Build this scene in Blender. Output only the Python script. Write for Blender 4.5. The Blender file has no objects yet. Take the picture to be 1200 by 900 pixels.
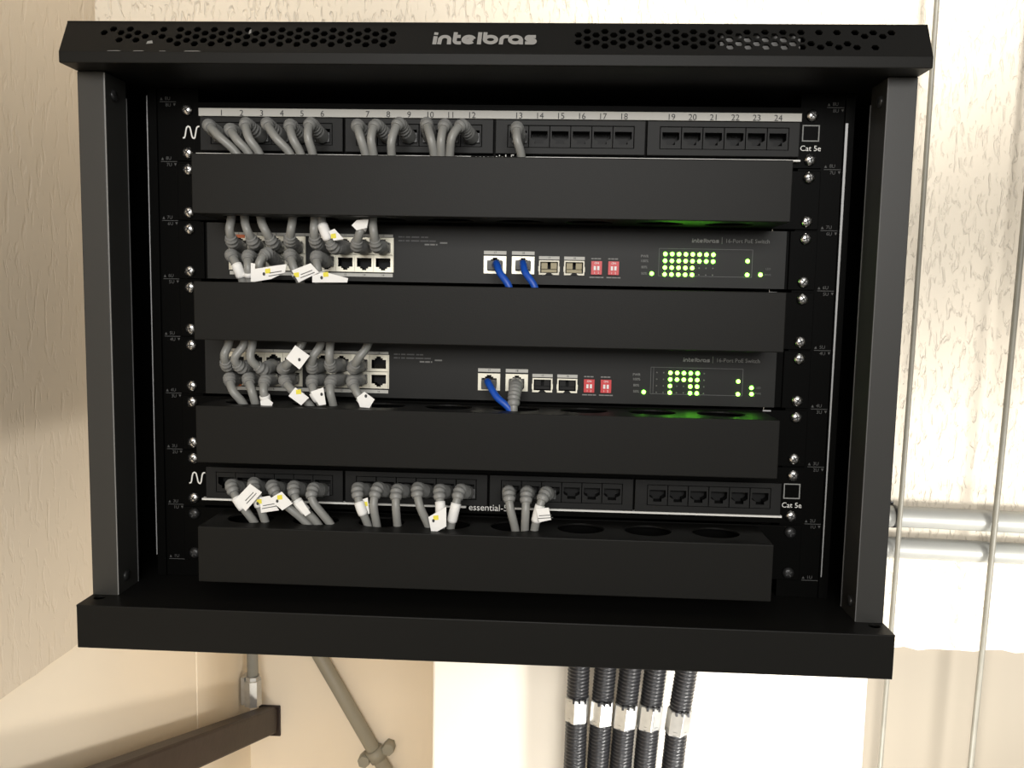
import bpy, bmesh, math, random
from mathutils import Vector, Matrix
from mathutils.geometry import tessellate_polygon
random.seed(7)
S = bpy.context.scene
COL = S.collection

# ------------------------------------------------------------------ camera
cam_d = bpy.data.cameras.new('camera')
cam = bpy.data.objects.new('camera', cam_d)
COL.objects.link(cam)
R3 = Matrix(((0.9986, -0.0241, 0.0466), (0.0488, 0.0986, -0.9939), (0.0194, 0.9948, 0.0997)))
cam.matrix_world = Matrix.Translation((0.0475, -0.6513, -0.1434)) @ R3.to_quaternion().to_matrix().to_4x4()
cam_d.sensor_width = 36.0
cam_d.lens = 30.0
cam_d.clip_start = 0.02
S.camera = cam

# ------------------------------------------------------------------ world, lamps, exposure
W = bpy.data.worlds.new('room_light')
S.world = W
W.use_nodes = True
bg = W.node_tree.nodes['Background']
bg.inputs[0].default_value = (1.0, 0.97, 0.92, 1)
bg.inputs[1].default_value = 0.40

def lamp(name, kind, loc, energy, col, target=None, **kw):
    d = bpy.data.lights.new(name, kind)
    d.energy = energy
    d.color = col
    for k, v in kw.items():
        setattr(d, k, v)
    o = bpy.data.objects.new(name, d)
    COL.objects.link(o)
    o.location = loc
    if target is not None:
        o.rotation_euler = (Vector(target) - Vector(loc)).to_track_quat('-Z', 'Y').to_euler()
    return o

# window-sized soft lamp in the room behind the camera
lamp('room_lamp', 'AREA', (0.10, -2.6, 0.48), 52, (1.0, 0.98, 0.95), (0, 0, -0.15), shape='RECTANGLE', size=1.5, size_y=0.8)
# added unseen spots above the rack and at the pipes; low lamp by the pier
lamp('upper_spot', 'SPOT', (0.50, -0.55, 0.62), 85, (1.0, 0.98, 0.94), (0.33, 0.33, 0.41), spot_size=math.radians(48), spot_blend=0.5, shadow_soft_size=0.12)
lamp('side_spot', 'SPOT', (0.95, -0.45, -0.62), 58, (1.0, 0.98, 0.94), (0.54, 0.33, -0.50), spot_size=math.radians(43), spot_blend=0.6, shadow_soft_size=0.16)
lamp('corner_fill', 'POINT', (-0.30, 0.12, 0.48), 2.6, (1.0, 0.95, 0.86), shadow_soft_size=0.04)  # unseen fill added to brighten the upper left wall
lamp('work_lamp', 'POINT', (0.36, 0.0, -0.80), 10.5, (1.0, 0.97, 0.92), shadow_soft_size=0.05)
lamp('recess_fill', 'POINT', (0.12, 0.03, -1.20), 9.0, (1.0, 0.94, 0.84), shadow_soft_size=0.06)  # unseen light added to brighten the recess

vs = S.view_settings
vs.view_transform = 'Standard'
vs.look = 'None'
vs.gamma = 1.0
vs.use_curve_mapping = False
vs.exposure = 0.0

# ------------------------------------------------------------------ materials
def mat(name, col, rough=0.5, metal=0.0, spec=0.5, bump=None, emit=None, noise=None, coat=0.0):
    m = bpy.data.materials.new(name)
    m.use_nodes = True
    nt = m.node_tree
    b = nt.nodes['Principled BSDF']
    b.inputs['Base Color'].default_value = (*col, 1)
    b.inputs['Roughness'].default_value = rough
    b.inputs['Metallic'].default_value = metal
    b.inputs['Specular IOR Level'].default_value = spec
    b.inputs['Coat Weight'].default_value = coat
    tc = nt.nodes.new('ShaderNodeTexCoord')
    if emit:
        b.inputs['Emission Color'].default_value = (*emit[0], 1)
        b.inputs['Emission Strength'].default_value = emit[1]
    if noise:                      # (scale, second colour)
        n = nt.nodes.new('ShaderNodeTexNoise')
        n.inputs['Scale'].default_value = noise[0]
        n.inputs['Detail'].default_value = 4
        r = nt.nodes.new('ShaderNodeValToRGB')
        r.color_ramp.elements[0].position = 0.35
        r.color_ramp.elements[1].position = 0.65
        r.color_ramp.elements[0].color = (*col, 1)
        r.color_ramp.elements[1].color = (*noise[1], 1)
        nt.links.new(tc.outputs['Object'], n.inputs['Vector'])
        nt.links.new(n.outputs['Fac'], r.inputs['Fac'])
        nt.links.new(r.outputs['Color'], b.inputs['Base Color'])
    if bump:                       # (scale, strength, distance)
        n = nt.nodes.new('ShaderNodeTexNoise')
        n.inputs['Scale'].default_value = bump[0]
        n.inputs['Detail'].default_value = 3
        bn = nt.nodes.new('ShaderNodeBump')
        bn.inputs['Strength'].default_value = bump[1]
        bn.inputs['Distance'].default_value = bump[2]
        nt.links.new(tc.outputs['Object'], n.inputs['Vector'])
        nt.links.new(n.outputs['Fac'], bn.inputs['Height'])
        nt.links.new(bn.outputs['Normal'], b.inputs['Normal'])
    return m

def plaster(name, col, scale, depth):
    """trowelled plaster with short vertical drag marks"""
    m = mat(name, col, 0.85, spec=0.2)
    nt = m.node_tree
    b = nt.nodes['Principled BSDF']
    tc = nt.nodes.new('ShaderNodeTexCoord')
    mp = nt.nodes.new('ShaderNodeMapping')
    mp.inputs['Scale'].default_value = (1, 1, 0.32)
    n1 = nt.nodes.new('ShaderNodeTexNoise')
    n1.inputs['Scale'].default_value = scale
    n1.inputs['Detail'].default_value = 3
    n1.inputs['Distortion'].default_value = 0.6
    r1 = nt.nodes.new('ShaderNodeValToRGB')
    r1.color_ramp.elements[0].position = 0.30
    r1.color_ramp.elements[1].position = 0.46
    n2 = nt.nodes.new('ShaderNodeTexNoise')
    n2.inputs['Scale'].default_value = 14
    n2.inputs['Detail'].default_value = 5
    mix = nt.nodes.new('ShaderNodeMath')
    mix.operation = 'MULTIPLY_ADD'
    mix.inputs[1].default_value = 0.35
    bn = nt.nodes.new('ShaderNodeBump')
    bn.inputs['Strength'].default_value = 0.75
    bn.inputs['Distance'].default_value = depth
    L = nt.links.new
    L(tc.outputs['Object'], mp.inputs['Vector'])
    L(mp.outputs['Vector'], n1.inputs['Vector'])
    L(tc.outputs['Object'], n2.inputs['Vector'])
    L(n1.outputs['Fac'], r1.inputs['Fac'])
    L(n2.outputs['Fac'], mix.inputs[0])
    L(r1.outputs['Color'], mix.inputs[2])
    L(mix.outputs[0], bn.inputs['Height'])
    L(bn.outputs['Normal'], b.inputs['Normal'])
    return m

M = dict(
    black=mat('black_powder_coat', (0.0024, 0.0024, 0.0022), 0.40, spec=0.03, bump=(900, 0.12, 0.0004)),
    face=mat('charcoal_powder_coat', (0.0090, 0.0088, 0.0078), 0.44, spec=0.13, bump=(900, 0.12, 0.0004)),
    swface=mat('dark_grey_faceplate', (0.0105, 0.0105, 0.0095), 0.45, spec=0.22),
    post=mat('grey_post_enamel', (0.026, 0.0255, 0.023), 0.42, bump=(900, 0.12, 0.0004)),
    lid=mat('black_lid_enamel', (0.0062, 0.0060, 0.0054), 0.45, spec=0.16, bump=(900, 0.12, 0.0004)),
    edge=mat('pale_edge_grey', (0.33, 0.33, 0.33), 0.45, metal=0.4),
    inner=mat('inner_black', (0.004, 0.004, 0.004), 0.5, spec=0.25),
    plastic=mat('black_plastic', (0.010, 0.010, 0.0095), 0.5, spec=0.2),
    portblk=mat('port_black', (0.003, 0.003, 0.003), 0.5, spec=0.2),
    strip=mat('pale_label_strip', (0.52, 0.51, 0.47), 0.55),
    silver=mat('silver_line', (0.75, 0.74, 0.70), 0.4),
    ink=mat('dark_ink', (0.03, 0.03, 0.03), 0.6),
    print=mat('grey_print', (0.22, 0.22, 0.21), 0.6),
    logo=mat('grey_logo_print', (0.26, 0.255, 0.245), 0.55),
    mark=mat('faint_grey_marking', (0.055, 0.055, 0.053), 0.6),
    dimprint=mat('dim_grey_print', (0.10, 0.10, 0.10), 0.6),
    nickel=mat('nickel', (0.75, 0.74, 0.72), 0.25, metal=1.0),
    darkscrew=mat('blackened_screw', (0.04, 0.04, 0.04), 0.3, metal=0.6),
    shield=mat('port_shield_tin', (0.68, 0.65, 0.54), 0.38, metal=0.55),
    cage=mat('dull_cage_metal', (0.36, 0.34, 0.28), 0.4, metal=0.5),
    flap=mat('dull_cage_flap', (0.17, 0.145, 0.085), 0.4, metal=0.4),
    gold=mat('cage_flap_brass', (0.42, 0.37, 0.25), 0.35, metal=0.8),
    red=mat('red_switch_plastic', (0.62, 0.035, 0.04), 0.4),
    white=mat('white_switch_plastic', (0.85, 0.85, 0.83), 0.4),
    led=mat('lit_green_led', (0.3, 0.8, 0.1), 0.4, emit=((0.20, 1.0, 0.05), 15.0)),
    ledoff=mat('unlit_led', (0.10, 0.10, 0.09), 0.4),
    orange=mat('orange_port_light', (0.7, 0.16, 0.04), 0.4),
    cable=mat('grey_cable_jacket', (0.26, 0.26, 0.245), 0.38, noise=(60, (0.225, 0.225, 0.21))),
    boot=mat('grey_boot_rubber', (0.235, 0.235, 0.225), 0.45),
    plug=mat('clear_plug', (0.09, 0.09, 0.09), 0.4, spec=0.3),
    blue=mat('blue_cable_jacket', (0.009, 0.080, 0.46), 0.4),
    paper=mat('white_label_paper', (0.86, 0.85, 0.82), 0.6),
    yellow=mat('yellow_label_print', (0.80, 0.70, 0.06), 0.6),
    conduit=mat('black_corrugated_plastic', (0.022, 0.022, 0.024), 0.32),
    fitting=mat('cast_aluminium', (0.62, 0.62, 0.60), 0.35, metal=0.7, noise=(70, (0.52, 0.52, 0.50))),
    pipe=mat('galvanised_conduit', (0.34, 0.34, 0.31), 0.45, metal=0.2, noise=(25, (0.30, 0.30, 0.28))),
    rod=mat('pale_rod', (0.20, 0.19, 0.155), 0.45, noise=(40, (0.17, 0.16, 0.13))),
    greypaint=mat('grey_painted_conduit', (0.30, 0.28, 0.22), 0.5),
    brown=mat('dark_brown_paint', (0.026, 0.016, 0.012), 0.5, spec=0.3, noise=(35, (0.036, 0.023, 0.018)), bump=(120, 0.2, 0.001)),
    wallL=plaster('plaster_beige', (0.70, 0.60, 0.47), 110, 0.0007),
    wallB=plaster('plaster_cream', (0.71, 0.64, 0.53), 185, 0.0022),
    smooth=mat('smooth_cream_paint', (0.88, 0.77, 0.61), 0.7, bump=(30, 0.15, 0.002)),
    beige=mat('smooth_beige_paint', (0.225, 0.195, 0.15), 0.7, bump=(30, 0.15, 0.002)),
    pier=mat('smooth_lit_paint', (0.86, 0.80, 0.70), 0.7, bump=(30, 0.15, 0.002)),  # white tone paints in the strong light on this beige wall
    floor=mat('dark_concrete', (0.10, 0.09, 0.08), 0.8, noise=(4, (0.07, 0.065, 0.06))),
)

# ------------------------------------------------------------------ mesh helpers
WORG = {}                                    # world origin of every object
def V(p):
    return Vector(p)

class MB:
    def __init__(s):
        s.v = []; s.f = []; s.m = []; s.sm = []
    def add(s, vs, fs, mi=0, smooth=False):
        o = len(s.v)
        s.v += [tuple(p) for p in vs]
        for f in fs:
            s.f.append(tuple(i + o for i in f)); s.m.append(mi); s.sm.append(smooth)
        return s
    def box(s, x0, x1, y0, y1, z0, z1, mi=0):
        vs = [(x, y, z) for x in (x0, x1) for y in (y0, y1) for z in (z0, z1)]
        return s.add(vs, [(0, 1, 3, 2), (4, 6, 7, 5), (0, 4, 5, 1), (2, 3, 7, 6), (0, 2, 6, 4), (1, 5, 7, 3)], mi)
    def plate(s, outer, holes, y0, y1, mi=0, wall_mi=None, back=True):
        """outline and holes in x, z; extruded from y0 (front) to y1 (back)"""
        loops = [[Vector((x, z, 0)) for x, z in l] for l in [outer] + holes]
        tris = tessellate_polygon(loops)
        flat = [p for l in loops for p in l]
        n = len(flat)
        vs = [(p.x, y0, p.y) for p in flat] + [(p.x, y1, p.y) for p in flat]
        fs = []
        for t in tris:
            a, b, c = (flat[i] for i in t)
            up = (b - a).cross(c - a).z > 0
            t = tuple(t) if up else tuple(reversed(t))
            fs.append(t)
        s.add(vs, fs, mi)
        o = len(s.v) - 2 * n
        if back:
            for t in fs:
                s.f.append(tuple(o + n + i for i in reversed(t))); s.m.append(mi); s.sm.append(False)
        k = 0
        for li, l in enumerate(loops):
            m = len(l)
            for i in range(m):
                a, b = k + i, k + (i + 1) % m
                s.f.append((o + a, o + b, o + n + b, o + n + a))
                s.m.append(mi if (li == 0 or wall_mi is None) else wall_mi); s.sm.append(False)
            k += m
        return s
    def tube(s, pts, rad, n=12, mi=0, caps=True, smooth=True):
        pts = [Vector(p) for p in pts]
        if not isinstance(rad, (list, tuple)):
            rad = [rad] * len(pts)
        t0 = (pts[1] - pts[0]).normalized()
        u = t0.orthogonal().normalized()
        vs = []
        for i, p in enumerate(pts):
            t = (pts[min(i + 1, len(pts) - 1)] - pts[max(i - 1, 0)]).normalized()
            u = (u - t * u.dot(t)).normalized()
            w = t.cross(u)
            for k in range(n):
                a = 2 * math.pi * k / n
                vs.append(p + (u * math.cos(a) + w * math.sin(a)) * rad[i])
        fs = []
        for i in range(len(pts) - 1):
            for k in range(n):
                a, b = i * n + k, i * n + (k + 1) % n
                fs.append((a, b, b + n, a + n))
        s.add(vs, fs, mi, smooth)
        if caps:
            o = len(s.v) - len(vs)
            s.f.append(tuple(o + k for k in reversed(range(n)))); s.m.append(mi); s.sm.append(False)
            e = o + (len(pts) - 1) * n
            s.f.append(tuple(e + k for k in range(n))); s.m.append(mi); s.sm.append(False)
        return s
    def lathe(s, prof, n=16, mi=0, axis='y', c=(0, 0, 0), smooth=True):
        """prof: (distance along axis, radius)"""
        vs = []
        for d, r in prof:
            for k in range(n):
                a = 2 * math.pi * k / n
                q = (r * math.cos(a), r * math.sin(a))
                vs.append((c[0] + q[0], c[1] + d, c[2] + q[1]) if axis == 'y' else (c[0] + q[0], c[1] + q[1], c[2] + d))
        fs = []
        for i in range(len(prof) - 1):
            for k in range(n):
                a, b = i * n + k, i * n + (k + 1) % n
                fs.append((a, b, b + n, a + n))
        s.add(vs, fs, mi, smooth)
        o = len(s.v) - len(vs)
        s.f.append(tuple(o + k for k in range(n))); s.m.append(mi); s.sm.append(False)
        e = o + (len(prof) - 1) * n
        s.f.append(tuple(e + k for k in range(n))); s.m.append(mi); s.sm.append(False)
        return s
    def mesh(s, name, mats, fix=True):
        me = bpy.data.meshes.new(name)
        me.from_pydata(s.v, [], s.f)
        for m in (mats if isinstance(mats, (list, tuple)) else [mats]):
            me.materials.append(m)
        me.polygons.foreach_set('material_index', s.m)
        me.polygons.foreach_set('use_smooth', s.sm)
        if fix:
            b = bmesh.new(); b.from_mesh(me)
            bmesh.ops.recalc_face_normals(b, faces=b.faces)
            b.to_mesh(me); b.free()
        me.update()
        return me

def place(name, me, parent=None, at=(0, 0, 0)):
    """link a mesh object whose mesh origin lies at world point `at`"""
    o = bpy.data.objects.new(name, me)
    COL.objects.link(o)
    at = Vector(at)
    if parent is not None:
        o.parent = parent
        o.location = at - WORG[parent.name]
    else:
        o.location = at
    WORG[o.name] = at
    return o

def build(mb, name, mats, parent=None, at=(0, 0, 0), bevel=0, local=False):
    """mb is in world coordinates (or local to `at` when local is set)"""
    if not local:
        a = Vector(at)
        mb.v = [(p[0] - a.x, p[1] - a.y, p[2] - a.z) for p in mb.v]
    o = place(name, mb.mesh(name, mats), parent, at)
    if bevel:
        md = o.modifiers.new('bevel', 'BEVEL')
        md.width = bevel; md.segments = 2; md.limit_method = 'ANGLE'
    return o

def thing(name, label, cat, at=(0, 0, 0), group=None):
    o = bpy.data.objects.new(name, None)
    o.empty_display_size = 0.02
    COL.objects.link(o)
    o.location = at
    WORG[o.name] = Vector(at)
    return tag(o, label, cat, group)

def tag(o, label, cat, group=None):
    o['label'] = label; o['category'] = cat
    if group: o['group'] = group
    return o

def struct(mb, name, m, bevel=0, at=(0, 0, 0)):
    o = build(mb, name, m, None, at, bevel)
    o['kind'] = 'structure'
    return o

TXT = {}
def text(s, size, m, parent, x, y, z, name='lettering', align='CENTER', tilt=0.0):
    """flat lettering facing -Y"""
    key = (s, round(size, 5), m.name, align)
    if key not in TXT:
        c = bpy.data.curves.new('lettering', 'FONT')
        c.body = s; c.size = size; c.align_x = align; c.align_y = 'CENTER'; c.extrude = 0.00008; c.resolution_u = 3
        t = bpy.data.objects.new('tmp', c)
        COL.objects.link(t)
        bpy.context.view_layer.update()
        me = bpy.data.meshes.new_from_object(t.evaluated_get(bpy.context.evaluated_depsgraph_get()))
        bpy.data.objects.remove(t)
        me.materials.clear(); me.materials.append(m)
        TXT[key] = me
    o = place(name, TXT[key], parent, (x, y, z))
    o.rotation_euler = (math.pi / 2 + tilt, 0, 0)
    return o

def ribbon(polys, hw):
    """2-D strokes -> thin mitred strips in x, z facing -Y, each stroke a hair in front of the last"""
    mb = MB()
    for li, pl in enumerate(polys):
        pts = []
        for a, b in pl:
            p = Vector((a, b))
            if not pts or (p - pts[-1]).length > hw * 0.05: pts.append(p)
        closed = (pts[0] - pts[-1]).length < hw * 0.3 and len(pts) > 3
        if closed: pts = pts[:-1]
        n = len(pts)
        L, R = [], []
        for i, p in enumerate(pts):
            a = pts[i - 1] if (i or closed) else None
            b = pts[(i + 1) % n] if (i < n - 1 or closed) else None
            d1 = (p - a).normalized() if a is not None else (b - p).normalized()
            d2 = (b - p).normalized() if b is not None else d1
            t = (d1 + d2).normalized()
            nn = Vector((-t.y, t.x))
            k = hw / max(0.5, nn.dot(Vector((-d1.y, d1.x))))
            L.append(p + nn * k); R.append(p - nn * k)
        y = -0.00003 * li
        m = n if closed else n - 1
        mb.add([(p.x, y, p.y) for p in L] + [(p.x, y, p.y) for p in R], [(i, n + i, n + (i + 1) % n, (i + 1) % n) for i in range(m)])
    return mb

def arc(cx, cy, rx, ry, a0, a1, n=14):
    return [(cx + rx * math.cos(math.radians(a0 + (a1 - a0) * i / n)), cy + ry * math.sin(math.radians(a0 + (a1 - a0) * i / n))) for i in range(n + 1)]

def brand_strokes():
    y = lambda v: 235 - v
    P = []
    P.append([(92, 0), (99, y(132))]); P.append([(101, y(116)), (104, y(84))])
    P.append([(140, 0), (147, y(165))] + arc(193, y(172), 44, 36, 165, 0) + [(237, 0)])
    P.append([(297, y(82)), (291, y(185))] + arc(320, y(186), 29, 30, 180, 270) + [(355, y(216))])
    P.append([(296, y(135)), (348, y(135))])
    P.append([(392, y(188)), (474, y(166))]); P.append(arc(430, y(175), 52, 40, 12, 320, 20))
    P.append([(533, 0), (540, y(82))])
    P.append([(592, y(82)), (588, y(180))]); P.append(arc(645, y(175), 55, 40, 0, 360, 24))
    P.append([(748, 0), (753, y(175))] + arc(795, y(178), 42, 42, 175, 90) + [(824, y(136))])
    P.append(arc(890, y(175), 54, 40, 0, 360, 24)); P.append([(946, y(170)), (946, 0)])
    P.append([(1090, y(136)), (1030, y(136))] + arc(1022, y(156), 22, 20, 90, 270) + [(1055, y(176))] + arc(1058, y(196), 22, 20, 90, -90) + [(985, y(216))])
    return [[(a - 585, b) for a, b in p] for p in P]
def brand(width, m, parent, x, y, z, tilt=0.0, name='logo'):
    k = width / 1030.0
    mb = ribbon([[(a * k, b * k) for a, b in p] for p in brand_strokes()], 20 * k)
    o = place(name, mb.mesh(name, m, fix=False), parent, (x, y, z))
    o.rotation_euler = (tilt, 0, 0)
    return o

U = 0.04445

# ================================================================== THE SETTING
ZE = -0.541                                     # lower edge of the plastered band
XL = -0.4805                                    # left wall plane
YW = 0.33                                       # back wall plane
# back wall: plaster slab with a ragged lower edge
def ragged(u0, u1, z, n, amp):
    return [(u0 + (u1 - u0) * i / n, z + random.uniform(-amp, amp)) for i in range(n + 1)]
mb = MB(); mb.plate(ragged(XL, 2.2, ZE, 170, 0.0034) + [(2.2, 1.5), (XL, 1.5)], [], YW, YW + 0.02)
struct(mb, 'wall_back', M['wallB'])
mb = MB(); mb.plate(ragged(-1.6, YW + 0.02, ZE, 90, 0.0012) + [(YW + 0.02, 1.5), (-1.6, 1.5)], [], 0, 0.02)
mb.v = [(XL - q[1], q[0], q[2]) for q in mb.v]
struct(mb, 'wall_left', M['wallL'])
mb = MB(); mb.box(XL - 0.12, XL - 0.003, -1.6, 0.575, -1.9, ZE + 0.05)
struct(mb, 'wall_left_lower', M['smooth'])
mb = MB(); mb.box(XL - 0.12, XL - 0.002, 0.575, 0.95, -1.9, ZE + 0.02)
struct(mb, 'wall_left_pilaster', M['smooth'], 0.002)
mb = MB(); mb.box(XL - 0.1, -0.10, 0.80, 0.95, -1.9, ZE + 0.02)
struct(mb, 'wall_recess', M['smooth'])
mb = MB(); mb.box(XL - 0.02, 2.2, YW + 0.02, 0.96, ZE + 0.02, 1.5)
struct(mb, 'wall_back_core', M['smooth'])
mb = MB(); mb.box(-0.0872, 0.427, YW + 0.001, 0.96, -1.9, ZE + 0.02)
struct(mb, 'wall_pier', M['pier'], 0.003)
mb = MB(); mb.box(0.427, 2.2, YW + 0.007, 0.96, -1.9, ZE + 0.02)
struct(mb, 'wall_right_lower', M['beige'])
mb = MB(); mb.box(-0.7, 2.2, -3.5, 1.0, -2.0, -1.9)
struct(mb, 'floor', M['floor'])

# ================================================================== RACK FRAME
X0, X1 = -0.2915, 0.2885                        # outer sides
YP, YL = -0.048, -0.070                         # front of posts, front of lid and tray
ZT, ZB = 0.0100, -0.3700                        # opening
YB = 0.318
rack = thing('wall_rack', 'black open-front wall rack holding the switches and patch panels', 'rack', (0, 0.12, -0.4015))

# lid: sloped vented front, lip, top
TILT = math.atan2(0.012, 0.0233)
LSL = math.hypot(0.012, 0.0233)
def lid_pt(x, v, d=0.0):
    """point on the sloped face, v metres up the slope, d proud of it"""
    c, s = math.cos(TILT), math.sin(TILT)
    return (x, YL + v * s - d * c, 0.0172 + v * c + d * s)
holes = []
R_H = 0.0027
def hexhole(x, v):
    return [(x + R_H * math.cos(k * math.pi / 3), v + R_H * 0.93 * math.sin(k * math.pi / 3)) for k in range(6)]
rowA, rowB = (0.0195, 0.0133, 0.0071), (0.0164, 0.0101)
cells = set()
xl, xr = -0.0647, 0.0596
for k in range(26):
    for v in (rowB if k % 2 == 0 else rowA):
        cells.add((round(xl - k * 0.00584, 5), v))
for k in range(26):
    for v in (rowB if k % 2 == 0 else rowA):
        cells.add((round(xr + k * 0.00584, 5), v))
sl = [(105, 107), (178, 80), (225, 107), (295, 80), (345, 107), (278, 133), (210, 160), (330, 160), (397, 135), (465, 107), (525, 85), (520, 135), (572, 160)]
sr = [(632, 80), (705, 105), (650, 130), (585, 158), (540, 185), (710, 155), (765, 130), (825, 105), (880, 82), (885, 128), (830, 155), (945, 103), (950, 155), (998, 78), (1060, 105)]
def vv(py):
    return (62.5 - py) / 37 * 0.0262
def snap(x, v, x0, sgn):
    k = round((x - x0) * sgn / 0.00584)
    row = rowB if k % 2 == 0 else rowA
    return (round(x0 + sgn * k * 0.00584, 5), min(row, key=lambda r: abs(r - v)))
for a, b in sl:
    cells.add(snap(-0.0705 + (100 + a / 6 - 450) * 0.0005835, vv(20 + b / 6), xl, -1))
for a, b in sr:
    cells.add(snap(0.0596 + (850 + a / 5.4545 - 678) * 0.0005577, vv(20 + b / 5.4545), xr, 1))
mb = MB()
mb.plate([(X0 + 0.0005, 0), (X1 - 0.0005, 0), (X1 - 0.0005, LSL), (X0 + 0.0005, LSL)], [hexhole(*c) for c in sorted(cells)], 0, 0.0014)
mb.v = [lid_pt(x, z, -y) for x, y, z in mb.v]
lid = build(mb, 'lid_front', M['lid'], rack, (0, YL, 0.0172))
mb = MB()
mb.box(X0, X1, YL, YL + 0.0014, 0.0098, 0.0176)                                # lip
mb.box(X0, X1, YL + 0.0005, YP - 0.001, 0.0098, 0.0110)                         # return under the lip
mb.box(X0, X1, -0.0585, YB, 0.0395, 0.0408)                                     # top
prof = [(YL, 0.0100), (YL, 0.0172), (-0.058, 0.0405), (YB, 0.0405), (YB, 0.0100)]
for x in (X0, X1 - 0.0013):
    n = len(prof)
    mb.add([(x, a, b) for a, b in prof] + [(x + 0.0013, a, b) for a, b in prof],
           [tuple(range(n)), tuple(range(2 * n - 1, n - 1, -1))] + [(i, (i + 1) % n, n + (i + 1) % n, n + i) for i in range(n)])
build(mb, 'lid', M['face'], rack, (0, 0.1, 0.0172), 0.0016)
mb = MB(); mb.box(X0 + 0.002, X1 - 0.002, YP, YB, 0.0102, 0.0114)
build(mb, 'lid_floor', M['inner'], rack, (0, 0.1, 0.0102))
p = lid_pt(-0.0028, 0.0074, 0.0003)
brand(0.0697, M['logo'], lid, *p, tilt=-TILT)
mb = MB(); mb.box(0.155, 0.208, -0.052, -0.049, 0.019, 0.035)
build(mb, 'grey_backing', M['logo'], rack, (0.18, -0.05, 0.019))  # plain grey box behind the right-hand vent holes
for x, w, v, h in ((-0.205, 0.012, 0.0003, .0006), (-0.258, 0.010, 0.0003, .0005), (-0.240, 0.008, 0.0003, .0005), (-0.222, 0.005, 0.0003, .0004), (-0.232, 0.0045, 0.0065, .003), (-0.163, 0.0016, 0.0155, .0042)):
    mb = MB(); mb.add([lid_pt(x, v, .0002), lid_pt(x + w, v + h * .2, .0002), lid_pt(x + w * .8, v + h, .0002), lid_pt(x + w * .1, v + h * .8, .0002)], [(0, 1, 2, 3)])
    build(mb, 'paint_chip', M['print'], lid, lid_pt(x, v))

# tray
mb = MB()
def ring(cx, cy, r, n=16):
    return [(cx + r * math.cos(2 * math.pi * k / n), cy + r * math.sin(2 * math.pi * k / n)) for k in range(n)]
mb.plate([(X0, YL), (X1, YL), (X1, YB), (X0, YB)], [ring(X0 + 0.0085, YP - 0.006, 0.0042), ring(X1 - 0.0085, YP - 0.006, 0.0042)], 0, 0.0014)
mb.v = [(x, z, ZB + 0.0005 - y) for x, y, z in mb.v]
tray = build(mb, 'tray_top', M['lid'], rack, (0, 0.1, ZB))
mb = MB(); mb.box(X0, X1, YL - 0.0002, YL + 0.0012, -0.4015, ZB + 0.0003); mb.box(X0, X0 + 0.0013, YL + 0.001, YB, -0.4015, ZB - 0.001); mb.box(X1 - 0.0013, X1, YL + 0.001, YB, -0.4015, ZB - 0.001)
mb.box(X0, X1, YL + 0.001, YB, -0.4015, -0.4003)
build(mb, 'tray', M['face'], rack, (0, 0.1, -0.4015), 0.0012)

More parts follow.
